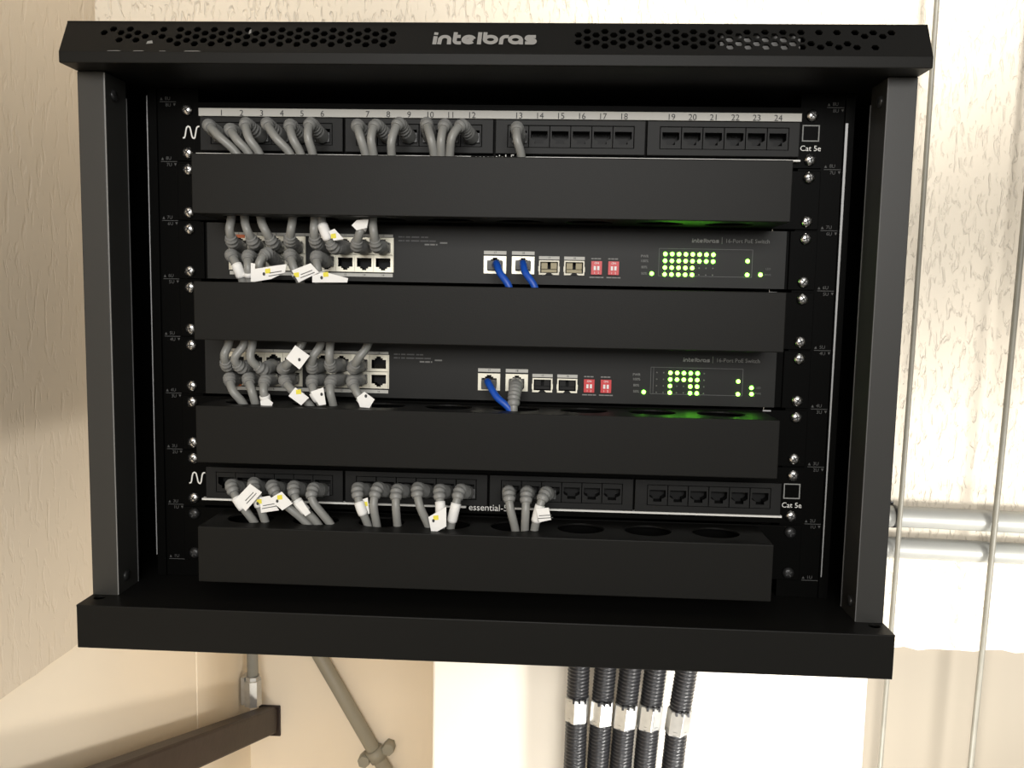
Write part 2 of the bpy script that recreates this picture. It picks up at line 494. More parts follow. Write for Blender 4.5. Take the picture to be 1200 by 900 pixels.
# posts, side panels with a slot, rails
for s, xo in ((1, X0), (-1, X1)):
    def xb(a, b):
        return tuple(sorted((xo + s * a, xo + s * b)))
    mb = MB()
    mb.box(*xb(0, 0.0195), YP, YP + 0.0014, ZB, ZT)
    mb.box(*xb(0.0182, 0.0196), YP + 0.0006, -0.017, ZB, ZT)
    mb.box(*xb(0, 0.0013), YP + 0.001, -0.02, ZB, ZT)
    post = build(mb, 'post', M['post'], rack, (xo, YP, ZB), 0.0012)
    mb = MB(); mb.box(*xb(0.0194, 0.0200), YP - 0.0001, YP + 0.0008, ZB + 0.001, ZT - 0.001)  # thin paler strip along the front inner edge
    build(mb, 'edge_line', M['dimprint'] if s < 0 else M['print'], post, (xo, YP, ZB))
    mb = MB(); mb.box(*xb(0.0192, 0.0200), -0.0174, -0.0166, ZB + 0.001, ZT - 0.012)  # thin paler strip along the end of the return
    build(mb, 'edge_line', M['dimprint'], post, (xo, -0.017, ZB))
    # screws on the inner return
    for z in (ZT - 0.014, ZB + 0.012):
        mb = MB(); mb.lathe([(0.0, 0.0042), (0.0012, 0.0040), (0.0020, 0.0026), (0.0022, 0.0004)], 12, axis='y')
        mb.v = [(s * y, x, zz) for x, y, zz in mb.v]
        build(mb, 'screw', M['darkscrew'], post, (xo + s * 0.0196, -0.036, z), local=True)
    # side panel with a through slot (z range, y range)
    sz0, sz1, sy0, sy1 = (-0.2005, -0.1675, 0.008, 0.019)
    mb = MB(); mb.plate([(-0.02, ZB), (YB, ZB), (YB, ZT), (-0.02, ZT)], [[(sy0, sz0), (sy1, sz0), (sy1, sz1), (sy0, sz1)]], 0, 0.0012)
    mb.v = [(xo + s * (0.0002 + y), x, z) for x, y, z in mb.v]
    build(mb, 'side_panel', M['inner'], rack, (xo, 0.15, ZB))
    # rail: mounting angle with a shallow outer step
    mb = MB()
    a, b = (0.2250, 0.2570)
    q = lambda u, w: tuple(sorted((-s * u, -s * w)))
    mb.box(*q(a, b), 0.0005, 0.0020, ZB + 0.001, 0.0098)
    mb.box(*q(b - 0.0003, 0.2635), -0.0015, 0.0005, ZB + 0.001, 0.0098)
    mb.box(*q(a, a + 0.0015), 0.002, 0.028, ZB + 0.001, 0.0098)
    rail = build(mb, 'rail', M['black'], rack, (-s * 0.24, 0, ZB))
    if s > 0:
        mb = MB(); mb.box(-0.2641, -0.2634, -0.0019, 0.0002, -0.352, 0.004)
    else:  # tapered pale strip paints in the highlight along this edge
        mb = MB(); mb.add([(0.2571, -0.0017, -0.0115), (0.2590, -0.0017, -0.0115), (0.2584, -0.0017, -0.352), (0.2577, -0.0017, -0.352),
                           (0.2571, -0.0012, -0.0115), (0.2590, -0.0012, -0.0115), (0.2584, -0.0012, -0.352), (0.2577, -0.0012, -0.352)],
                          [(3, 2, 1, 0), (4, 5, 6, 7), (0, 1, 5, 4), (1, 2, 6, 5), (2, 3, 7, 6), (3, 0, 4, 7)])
    build(mb, 'pale_edge', M['edge'], rail, (-s * 0.2585, 0, ZB))  # thin pale strip on the rail's outer edge
    # height marks
    xm = -0.2485 if s > 0 else 0.2500
    for k in range(9):
        z = -k * U
        mb = MB(); mb.box(xm - 0.0062, xm + 0.0062, 0.0002, 0.0006, z - 0.0002, z + 0.0002)
        if k < 8:
            mb.add([(xm + 0.0040, .0003, z - 0.0012), (xm + 0.0060, .0003, z - 0.0012), (xm + 0.0050, .0003, z - 0.0032)], [(0, 1, 2)])
        mb.add([(xm - 0.0060, .0003, z + 0.0012), (xm - 0.0040, .0003, z + 0.0012), (xm - 0.0050, .0003, z + 0.0032)], [(0, 1, 2)])
        build(mb, 'height_mark', M['mark'], rail, (xm, 0, z))
        if k < 8: text('%dU' % (8 - k), 0.0036, M['mark'], rail, xm + 0.0002, 0.0003, z - 0.0024, 'height_number')
        text('%dU' % min(8, 9 - k), 0.0036, M['mark'], rail, xm - 0.0002, 0.0003, z + 0.0024, 'height_number')
mb = MB(); mb.box(X0 + 0.002, X1 - 0.002, YB - 0.0015, YB, ZB, ZT)
build(mb, 'back_panel', M['inner'], rack, (0, YB, ZB))

# ================================================================== screws shared by the units
def screw_mesh(m):
    mb = MB()
    mb.lathe([(0, 0.0044), (-0.0012, 0.0044), (-0.0022, 0.0038), (-0.0030, 0.0024), (-0.0032, 0.0010), (-0.0032, 0.0002)], 16, axis='y')
    for a in (0.6, 0.6 + math.pi / 2):
        c, s = math.cos(a), math.sin(a)
        q = [(0.0026, 0.0005), (-0.0026, 0.0005), (-0.0026, -0.0005), (0.0026, -0.0005)]
        mb.add([(u * c - w * s, -0.00325, u * s + w * c) for u, w in q], [(0, 1, 2, 3)], 1)
    return mb.mesh('screw', [m, M['ink']])
SCREW, SCREW_D = screw_mesh(M['nickel']), screw_mesh(M['darkscrew'])
def screws(t, zt, me=SCREW, y=-0.0018):
    for sx in (-1, 1):
        for dz in (0.00635, 0.0381):
            o = place('screw', me, t, (sx * 0.2326, y, zt - dz))
            o.rotation_euler = (0, random.uniform(0, 6.28), 0)
def rect(x0, x1, z0, z1):
    return [(x0, z0), (x1, z0), (x1, z1), (x0, z1)]

# ================================================================== CABLE GUIDES
HOLEX = [-0.1785 + 0.05 * k for k in range(8)]
def cable_guide(u, label, sm):
    zt, zb = -u * U - 0.0022, -(u + 1) * U + 0.0008
    t = thing('cable_guide', label, 'cable guide', (0, 0, zb), 'closed cable guides in the rack')
    yf = -0.0536
    mb = MB(); mb.box(-0.2082, 0.2071, yf, yf + 0.0014, zb, zt)
    mb.box(-0.2082, -0.2070, yf + 0.001, -0.001, zb, zt); mb.box(0.2059, 0.2071, yf + 0.001, -0.001, zb, zt)
    build(mb, 'cover', M['face'], t, (0, yf, zb), 0.0013)
    for nm, z in (('top_plate', zt - 0.0012), ('bottom_plate', zb)):
        mb = MB()
        mb.plate([(-0.2075, yf + 0.0012), (0.2065, yf + 0.0012), (0.2065, -0.001), (-0.2075, -0.001)],
                 [[(cx + 0.0175 * math.cos(k * math.pi / 12), -0.0255 + 0.0145 * math.sin(k * math.pi / 12)) for k in range(24)] for cx in HOLEX], 0, 0.0012)
        mb.v = [(x, zz, z + y) for x, y, zz in mb.v]
        build(mb, nm, M['lid'], t, (0, -0.02, z))
    mb = MB(); mb.box(-0.2413, 0.2413, -0.0016, 0.0004, zb - 0.0004, zt + 0.0008)
    build(mb, 'back_plate', M['black'], t, (0, 0, zb), 0.0004)
    for sx in (0.2075, 0.2205):
        mb = MB(); mb.box(sx, sx + 0.006, -0.0020, -0.0016, zt - 0.0002, zt + 0.0008)
        if u != 7: build(mb, 'pale_edge', M['edge'], t, (sx, 0, zt))  # short pale strip at the top of the ear
        break
    screws(t, -u * U, sm)
    return t
cable_guide(1, 'topmost black cable guide, between top patch panel and upper switch', SCREW)
cable_guide(3, 'second black cable guide, between the two network switches', SCREW)
cable_guide(5, 'third black cable guide, just below the lower switch', SCREW)
cable_guide(7, 'lowest black cable guide, below the bottom patch panel, with dark screws', SCREW_D)

# ================================================================== PATCH PANELS
PXS = [-0.2053 + 0.01534 * k for k in range(6)] + [-0.0945 + 0.01558 * k for k in range(6)] + [0.0183 + 0.01546 * k for k in range(6)] + [0.1302 + 0.0155 * k for k in range(6)]
JACK = [(-6.2, 4.1), (-6.2, -1.0), (-4.6, -2.2), (-3.2, -2.6), (-3.2, -5.0), (3.2, -5.0), (3.2, -2.6), (4.6, -2.2), (6.2, -1.0), (6.2, 4.1)]
mb = MB(); mb.plate(rect(-0.0074, 0.0074, -0.0076, 0.0076), [[(a / 1000, b / 1000) for a, b in JACK]], 0, 0.0100, 0, 1, back=False)
mb.add([(x, 0.0100, z) for x, z in rect(-0.0074, 0.0074, -0.0076, 0.0076)], [(0, 1, 2, 3)], 1)
for k in range(8):
    xx = -0.0042 + k * 0.0012
    mb.add([(xx, 0.0012, 0.0036), (xx + 0.0005, 0.0012, 0.0036), (xx + 0.0005, 0.007, 0.0015), (xx, 0.007, 0.0015)], [(0, 1, 2, 3)], 2)
JACK_ME = mb.mesh('port', [M['plastic'], M['portblk'], M['plastic']], fix=False)
NW = [(185, 292), (196, 290), (201, 278), (207, 240), (212, 224), (222, 217), (233, 223), (238, 240), (246, 280), (252, 291), (260, 294), (266, 288), (269, 275), (275, 240), (279, 226), (286, 219), (297, 217)]
def patch_panel(u, label):
    zt = -u * U
    t = thing('patch_panel', label, 'patch panel', (0, 0, zt - U), 'patch panels in the rack')
    mods = [(-0.2211, -0.1128), (-0.1110, -0.0001), (0.0015, 0.1117), (0.1130, 0.2233)]
    mb = MB(); mb.plate(rect(-0.2413, 0.2413, zt - U + 0.0006, zt - 0.0006), [rect(a + 0.004, b - 0.004, zt - 0.0335, zt - 0.0155) for a, b in mods], -0.0016, 0.0004)
    build(mb, 'plate', M['black'], t, (0, 0, zt - U), 0)
    if u == 0:
      mb = MB(); mb.box(-0.2230, 0.2247, -0.0045, -0.0016, zt - 0.0112, zt - 0.0053)
      strip = build(mb, 'label_strip', M['strip'], t, (0, 0, zt - 0.008), 0.0003)
      for k in range(24):
        text(str(k + 1), 0.0062, M['ink'], strip, PXS[k], -0.0047, zt - 0.0090, 'number')
    mb = MB(); za, zb2 = zt - (0.0386 if u else 0.0400), zt - (0.0372 if u else 0.0388)
    mb.box(-0.2245, -0.0165, -0.0066, -0.0016, za, zb2); mb.box(0.0180, 0.2245, -0.0066, -0.0016, za, zb2)
    build(mb, 'silver_line', M['silver'], t, (0, 0, zt - 0.038))
    for i, (a, b) in enumerate(mods):
        xs = PXS[6 * i:6 * i + 6]
        h = rect(xs[0] - 0.0078, xs[5] + 0.0078, zt - 0.0320, zt - 0.0162)
        mb = MB(); mb.plate(rect(a, b, zt - 0.0368, zt - 0.0122), [h], -0.0065, 0.004)
        mo = build(mb, 'module', M['plastic'], t, (xs[0], -0.004, zt - 0.0368), 0.0004)
        for x in xs:
            place('port', JACK_ME, mo, (x, -0.0060, zt - 0.0241))
    k = 0.0129 / 112
    mb = ribbon([[((a - 241) * k, (255 - b) * k) for a, b in NW]], 0.00055)
    place('emblem', mb.mesh('emblem', M['silver'], fix=False), t, (-0.2300, -0.0018, zt - 0.0228 if u == 0 else zt - 0.0222))
    zc = zt - 0.0189
    mb = ribbon([[(-0.0058, -0.0055), (0.0058, -0.0055), (0.0058, 0.0055), (-0.0058, 0.0055), (-0.0058, -0.0055)]], 0.00042)
    place('square_mark', mb.mesh('square_mark', M['print'], fix=False), t, (0.2324, -0.0018, zc))
    text('Cat 5e', 0.0056, M['silver'], t, 0.2327, -0.0019, zt - 0.0299)
    text('essential-5', 0.0072, M['silver'], t, 0.0008, -0.0068, zt - (0.0379 if u else 0.0402))
    screws(t, zt)
    return t
patch_panel(0, 'top patch panel with grey cables and white strip numbered 1 to 24')
patch_panel(6, 'bottom patch panel with label-flagged grey cables and a thin silver line')

# ================================================================== SWITCHES
def rj_mesh(w, h, ow, oh, up, dz=0.0, fm=0):
    """metal-faced network port; up: latch notch at the top"""
    s = 1 if up else -1
    q = [(-ow, -oh), (-ow, oh), (-ow * .55, oh), (-ow * .55, oh + .0012), (-ow * .3, oh + .0012), (-ow * .3, oh + .0024), (ow * .3, oh + .0024), (ow * .3, oh + .0012), (ow * .55, oh + .0012), (ow * .55, oh), (ow, oh), (ow, -oh)]
    q = [(a, s * b + dz) for a, b in q]
    mb = MB(); mb.plate(rect(-w, w, -h, h), [q], 0, 0.010, 0, 1, back=False)
    mb.add([(x, 0.010, z) for x, z in rect(-w, w, -h, h)], [(0, 1, 2, 3)], 1)
    for k in range(8):
        xx = -ow * .7 + k * ow * 1.4 / 7.5
        mb.add([(xx, 0.002, -s * oh * .8 + dz), (xx + ow * .06, 0.002, -s * oh * .8 + dz), (xx + ow * .06, 0.008, -s * oh * .2 + dz), (xx, 0.008, -s * oh * .2 + dz)], [(0, 1, 2, 3)], 2)
    return mb.mesh('port', [M['shield'], M['portblk'], M['gold']], fix=False)
RJ_UP = rj_mesh(0.00715, 0.0064, 0.0056, 0.0034, True, -0.0008)
RJ_DN = rj_mesh(0.00715, 0.0064, 0.0056, 0.0034, False, 0.0008)
RJ_LINK = rj_mesh(0.0085, 0.00655, 0.0058, 0.0036, True, -0.0006)
mb = MB(); mb.plate(rect(-0.0076, 0.0076, -0.0054, 0.0054), [rect(-0.0066, 0.0066, -0.0040, 0.0044)], -0.0012, 0.010, 0, 1, back=False)
mb.add([(x, 0.010, z) for x, z in rect(-0.0076, 0.0076, -0.0054, 0.0054)], [(0, 1, 2, 3)], 1)
for sx in (-1, 1):
    mb.box(*sorted((sx * 0.0012, sx * 0.0058)), 0.0022, 0.0028, -0.0008, 0.0040, 2)
    mb.box(*sorted((sx * 0.0066, sx * 0.0080)), -0.0016, -0.0006, -0.0030, 0.0010, 0)
mb.box(-0.0058, 0.0058, 0.0030, 0.0036, -0.0034, -0.0012, 2)
mb.add([(-0.003, -0.0013, -0.0054), (0.003, -0.0013, -0.0054), (0.0014, -0.0013, -0.0038), (-0.0014, -0.0013, -0.0038)], [(0, 1, 2, 3)], 1)
SFP_ME = mb.mesh('fibre_port', [M['cage'], M['portblk'], M['flap']], fix=False)
SFP_DARK = mb.mesh('fibre_port', [M['shield'], M['portblk'], M['plastic']], fix=False)
mb = MB(); mb.box(-0.004, 0.004, -0.0022, 0, -0.005, 0.005)
DIP_ME = mb.mesh('dip_switch', M['red'])
mb = MB(); mb.lathe([(0, 0.00155), (-0.0007, 0.00145), (-0.0013, 0.0009), (-0.0015, 0.0002)], 10, axis='y')
LED_ME = mb.mesh('led', M['led'])
mb = MB(); mb.lathe([(0, 0.0006), (-0.0003, 0.0005)], 8, axis='y')
LEDOFF_ME = mb.mesh('unlit_led', M['ledoff'])
CX = [-0.1936, -0.1791, -0.1646, -0.1501, -0.1261, -0.1116, -0.0971, -0.0826]
def dashes(parent, x, z, pat, h, m, name='small_print', y=-0.0032):
    mb = MB()
    for a, b in pat:
        mb.box(x + a, x + b, y - 0.0001, y + 0.0001, z - h / 2, z + h / 2)
    return build(mb, name, m, parent, (x, y, z))
def network_switch(u, dx, label, grid, extra, dim_gold):
    zt = -u * U
    t = thing('network_switch', label, 'network switch', (dx, 0, zt - U), '16-port switches in the rack')
    X = lambda v: v + dx
    Z = lambda v: zt + v
    yf = -0.0030
    banks = [(CX[0] - 0.0074, CX[3] + 0.0074), (CX[4] - 0.0074, CX[7] + 0.0074)]
    hs = [rect(X(a), X(b), Z(-0.0366), Z(-0.0106)) for a, b in banks]
    links = (0.0025, 0.0237)
    hs += [rect(X(c - 0.0086), X(c + 0.0086), Z(-0.0361), Z(-0.0228)) for c in links]
    sfps = (0.0433, 0.0622)
    hs += [rect(X(c - 0.0077), X(c + 0.0077), Z(-0.0364), Z(-0.0254)) for c in sfps]
    mb = MB(); mb.plate(rect(X(-0.2185), X(0.2185), Z(-0.0436), Z(-0.0012)), hs, yf, yf + 0.0014)
    mb.box(X(-0.2185), X(0.2185), yf + 0.0005, 0.012, Z(-0.0436), Z(-0.0430)); mb.box(X(-0.2185), X(0.2185), yf + 0.0005, 0.012, Z(-0.0018), Z(-0.0012))
    build(mb, 'faceplate', M['swface'], t, (dx, 0, zt - U))
    mb = MB(); mb.box(X(-0.2185), X(0.2185), 0.011, 0.20, Z(-0.0436), Z(-0.0012))
    build(mb, 'housing', M['black'], t, (dx, 0.1, zt - U))
    for sx in (-1, 1):
        mb = MB(); mb.box(*sorted((sx * 0.2215, sx * 0.2413)), -0.0016, 0.0004, Z(-0.0440), Z(-0.0008)); mb.box(*sorted((X(sx * 0.2190), sx * 0.2217)), 0.0006, 0.0012, Z(-0.0440), Z(-0.0008))
        build(mb, 'ear', M['black'], t, (sx * 0.23, 0, zt - U), 0.0004)
    for bi, (a, b) in enumerate(banks):
        mb = MB(); mb.box(X(a), X(b), yf + 0.0008, yf + 0.0012, Z(-0.0372), Z(-0.0366)); mb.box(X(a), X(b), yf + 0.0008, yf + 0.0012, Z(-0.0106), Z(-0.0100))
        mb.box(X(a) - 0.0006, X(a), yf - 0.0004, yf + 0.001, Z(-0.0366), Z(-0.0106)); mb.box(X(b), X(b) + 0.0006, yf - 0.0004, yf + 0.001, Z(-0.0366), Z(-0.0106))
        bk = build(mb, 'port_bank', M['shield'], t, (X(a), yf, zt - 0.036))
        for x in CX[4 * bi:4 * bi + 4]:
            place('port', RJ_UP, bk, (X(x), yf - 0.0003, Z(-0.0170)))
            place('port', RJ_DN, bk, (X(x), yf - 0.0003, Z(-0.0302)))
        for z0, z1 in ((-0.0102, -0.0082), (-0.0402, -0.0376)):
            mb = MB(); mb.box(X(a) - (0.0 if bi == 0 else 0.009), X(b), yf - 0.0004, yf + 0.0002, Z(z0), Z(z1))
            st = build(mb, 'label_strip', M['strip'], bk, (X(a), yf, Z(z0)))
        for j, x in enumerate(CX[4 * bi:4 * bi + 4]):
            n = 2 * (4 * bi + j) + 1
            text(str(n), 0.0021, M['ink'], bk, X(x), yf - 0.0006, Z(-0.0092), 'number')
            text(str(n + 1), 0.0021, M['ink'], bk, X(x), yf - 0.0006, Z(-0.0389), 'number')
    mb = MB(); mb.box(X(-0.1960), X(-0.1900), yf - 0.0007, yf, Z(-0.0372), Z(-0.0352)) if u == 4 else mb.box(X(-0.1960), X(-0.1890), yf - 0.0007, yf, Z(-0.0125), Z(-0.0100))
    build(mb, 'port_light', M['orange'], t, (X(-0.193), yf, Z(-0.02)))
    for c, n in zip(links, ('17', '18')):
        lk = place('uplink_port', RJ_LINK, t, (X(c), yf - 0.0004, Z(-0.02945)))
        mb = MB(); mb.box(X(c - 0.0085), X(c + 0.0085), yf - 0.0004, yf + 0.0002, Z(-0.0217), Z(-0.0191))
        build(mb, 'label_strip', M['strip'], lk, (X(c), yf, Z(-0.02)))
        text(n, 0.0022, M['ink'], lk, X(c), yf - 0.0006, Z(-0.0204), 'number')
    for c, n in zip(sfps, ('17', '18')):
        lk = place('fibre_port', SFP_DARK if dim_gold else SFP_ME, t, (X(c), yf, Z(-0.0309)))
        mb = MB(); mb.box(X(c - 0.0077), X(c + 0.0077), yf - 0.0004, yf + 0.0002, Z(-0.0248), Z(-0.0224))
        build(mb, 'label_strip', M['strip'], lk, (X(c), yf, Z(-0.02)))
        text(n, 0.0020, M['ink'], lk, X(c), yf - 0.0006, Z(-0.0236), 'number')
    for c in (0.0788, 0.0915):
        d = place('dip_switch', DIP_ME, t, (X(c), yf, Z(-0.0305)))
        for k in (-1, 1):
            mb = MB(); mb.box(X(c + k * 0.0013 - 0.0008), X(c + k * 0.0013 + 0.0008), yf - 0.0030, yf - 0.0022, Z(-0.0322), Z(-0.0292))
            build(mb, 'lever', M['white'], d, (X(c), yf, Z(-0.031)))
            text(str(1 if k < 0 else 2), 0.0022, M['white'], d, X(c + k * 0.0014), yf - 0.0023, Z(-0.0342), 'number')
        text('ON', 0.0022, M['white'], d, X(c), yf - 0.0023, Z(-0.0270))
        dashes(t, X(c), Z(-0.0236), [(-.004, -.0022), (-.0018, .0004), (.0008, .0032)], .0009, M['print'], y=yf - .0001)
        dashes(t, X(c), Z(-0.0375), [(-.005, -.0012), (-.0008, .0028), (.0031, .0055)], .0009, M['print'], y=yf - .0001)
    # lamps
    for r, row in enumerate(grid):
        for k in range(8):
            x, z = X(0.1298 + 0.00507 * k), Z(-0.0192 - 0.00503 * r)
            if row[k] == '1':
                place('led', LED_ME, t, (x, yf, z))
            else:
                place('unlit_led', LEDOFF_ME, t, (x, yf, z))
    for x, z in extra:
        place('led', LED_ME, t, (X(x), yf, Z(z)))
    fr = [(0.1252, -0.0354), (0.1941, -0.0354), (0.1941, -0.0152), (0.1252, -0.0152), (0.1252, -0.0354)]
    mb = ribbon([[(a, b) for a, b in fr], [(0.1272, -0.0354), (0.1272, -0.0152)]] if u == 4 else [fr], 0.00018)
    place('led_frame', mb.mesh('led_frame', M['dimprint'], fix=False), t, (dx, yf - 0.0002, zt))
    brand(0.0200, M['print'], t, X(0.1590), yf - 0.0002, Z(-0.0105))
    mb = MB(); mb.box(X(0.1711), X(0.1714), yf - 0.0002, yf, Z(-0.0112), Z(-0.0062))
    build(mb, 'divider', M['print'], t, (X(0.171), yf, Z(-0.009)))
    text('16-Port PoE Switch', 0.00415, M['print'], t, X(0.1736), yf - 0.0002, Z(-0.0090), align='LEFT')
    for s, z in (('PWR', -0.0212), ('100%', -0.0247), ('80%', -0.0293), ('50%', -0.0340)):
        text(s, 0.0027, M['print'], t, X(0.1145), yf - 0.0002, Z(z))
    for s, z in (('LED', -0.0291), ('PWR', -0.0335)):
        text(s, 0.0022, M['dimprint'], t, X(0.2060), yf - 0.0002, Z(z))
    dashes(t, X(-0.0710), Z(-0.0098), [(0, .003), (.0036, .0046), (.0056, .0090), (.0100, .0158), (.0172, .0196), (.0200, .0226)], .0010, M['dimprint'], y=yf - .0001)
    dashes(t, X(-0.0710), Z(-0.0126), [(0, .003), (.0036, .0046), (.0056, .0086), (.0096, .0158), (.0166, .0230), (.0236, .0284)], .0010, M['dimprint'], y=yf - .0001)
    dashes(t, X(-0.0510), Z(-0.0152), [(0, .0036), (.0042, .0078), (.0086, .0096)], .0011, M['print'], y=yf - .0001)
    dashes(t, X(-0.0394), Z(-0.0138), [(0, .0056)], .0011, M['print'], y=yf - .0001)
    screws(t, zt)
    return t
network_switch(2, 0.0, 'upper network switch with eight columns of green lights', ['11111111', '11111111', '11111000', '11111000'],
               [(0.1202, -0.0339), (0.1907, -0.0235), (0.1908, -0.0336), (0.2006, -0.0334)], False)
network_switch(4, -0.003, 'lower network switch with green lights forming a fork shape', ['00111110', '00111110', '00100110', '00100110'],
               [(0.1203, -0.0343), (0.1909, -0.0245), (0.1910, -0.0342), (0.2009, -0.0291), (0.2012, -0.0339)], True)

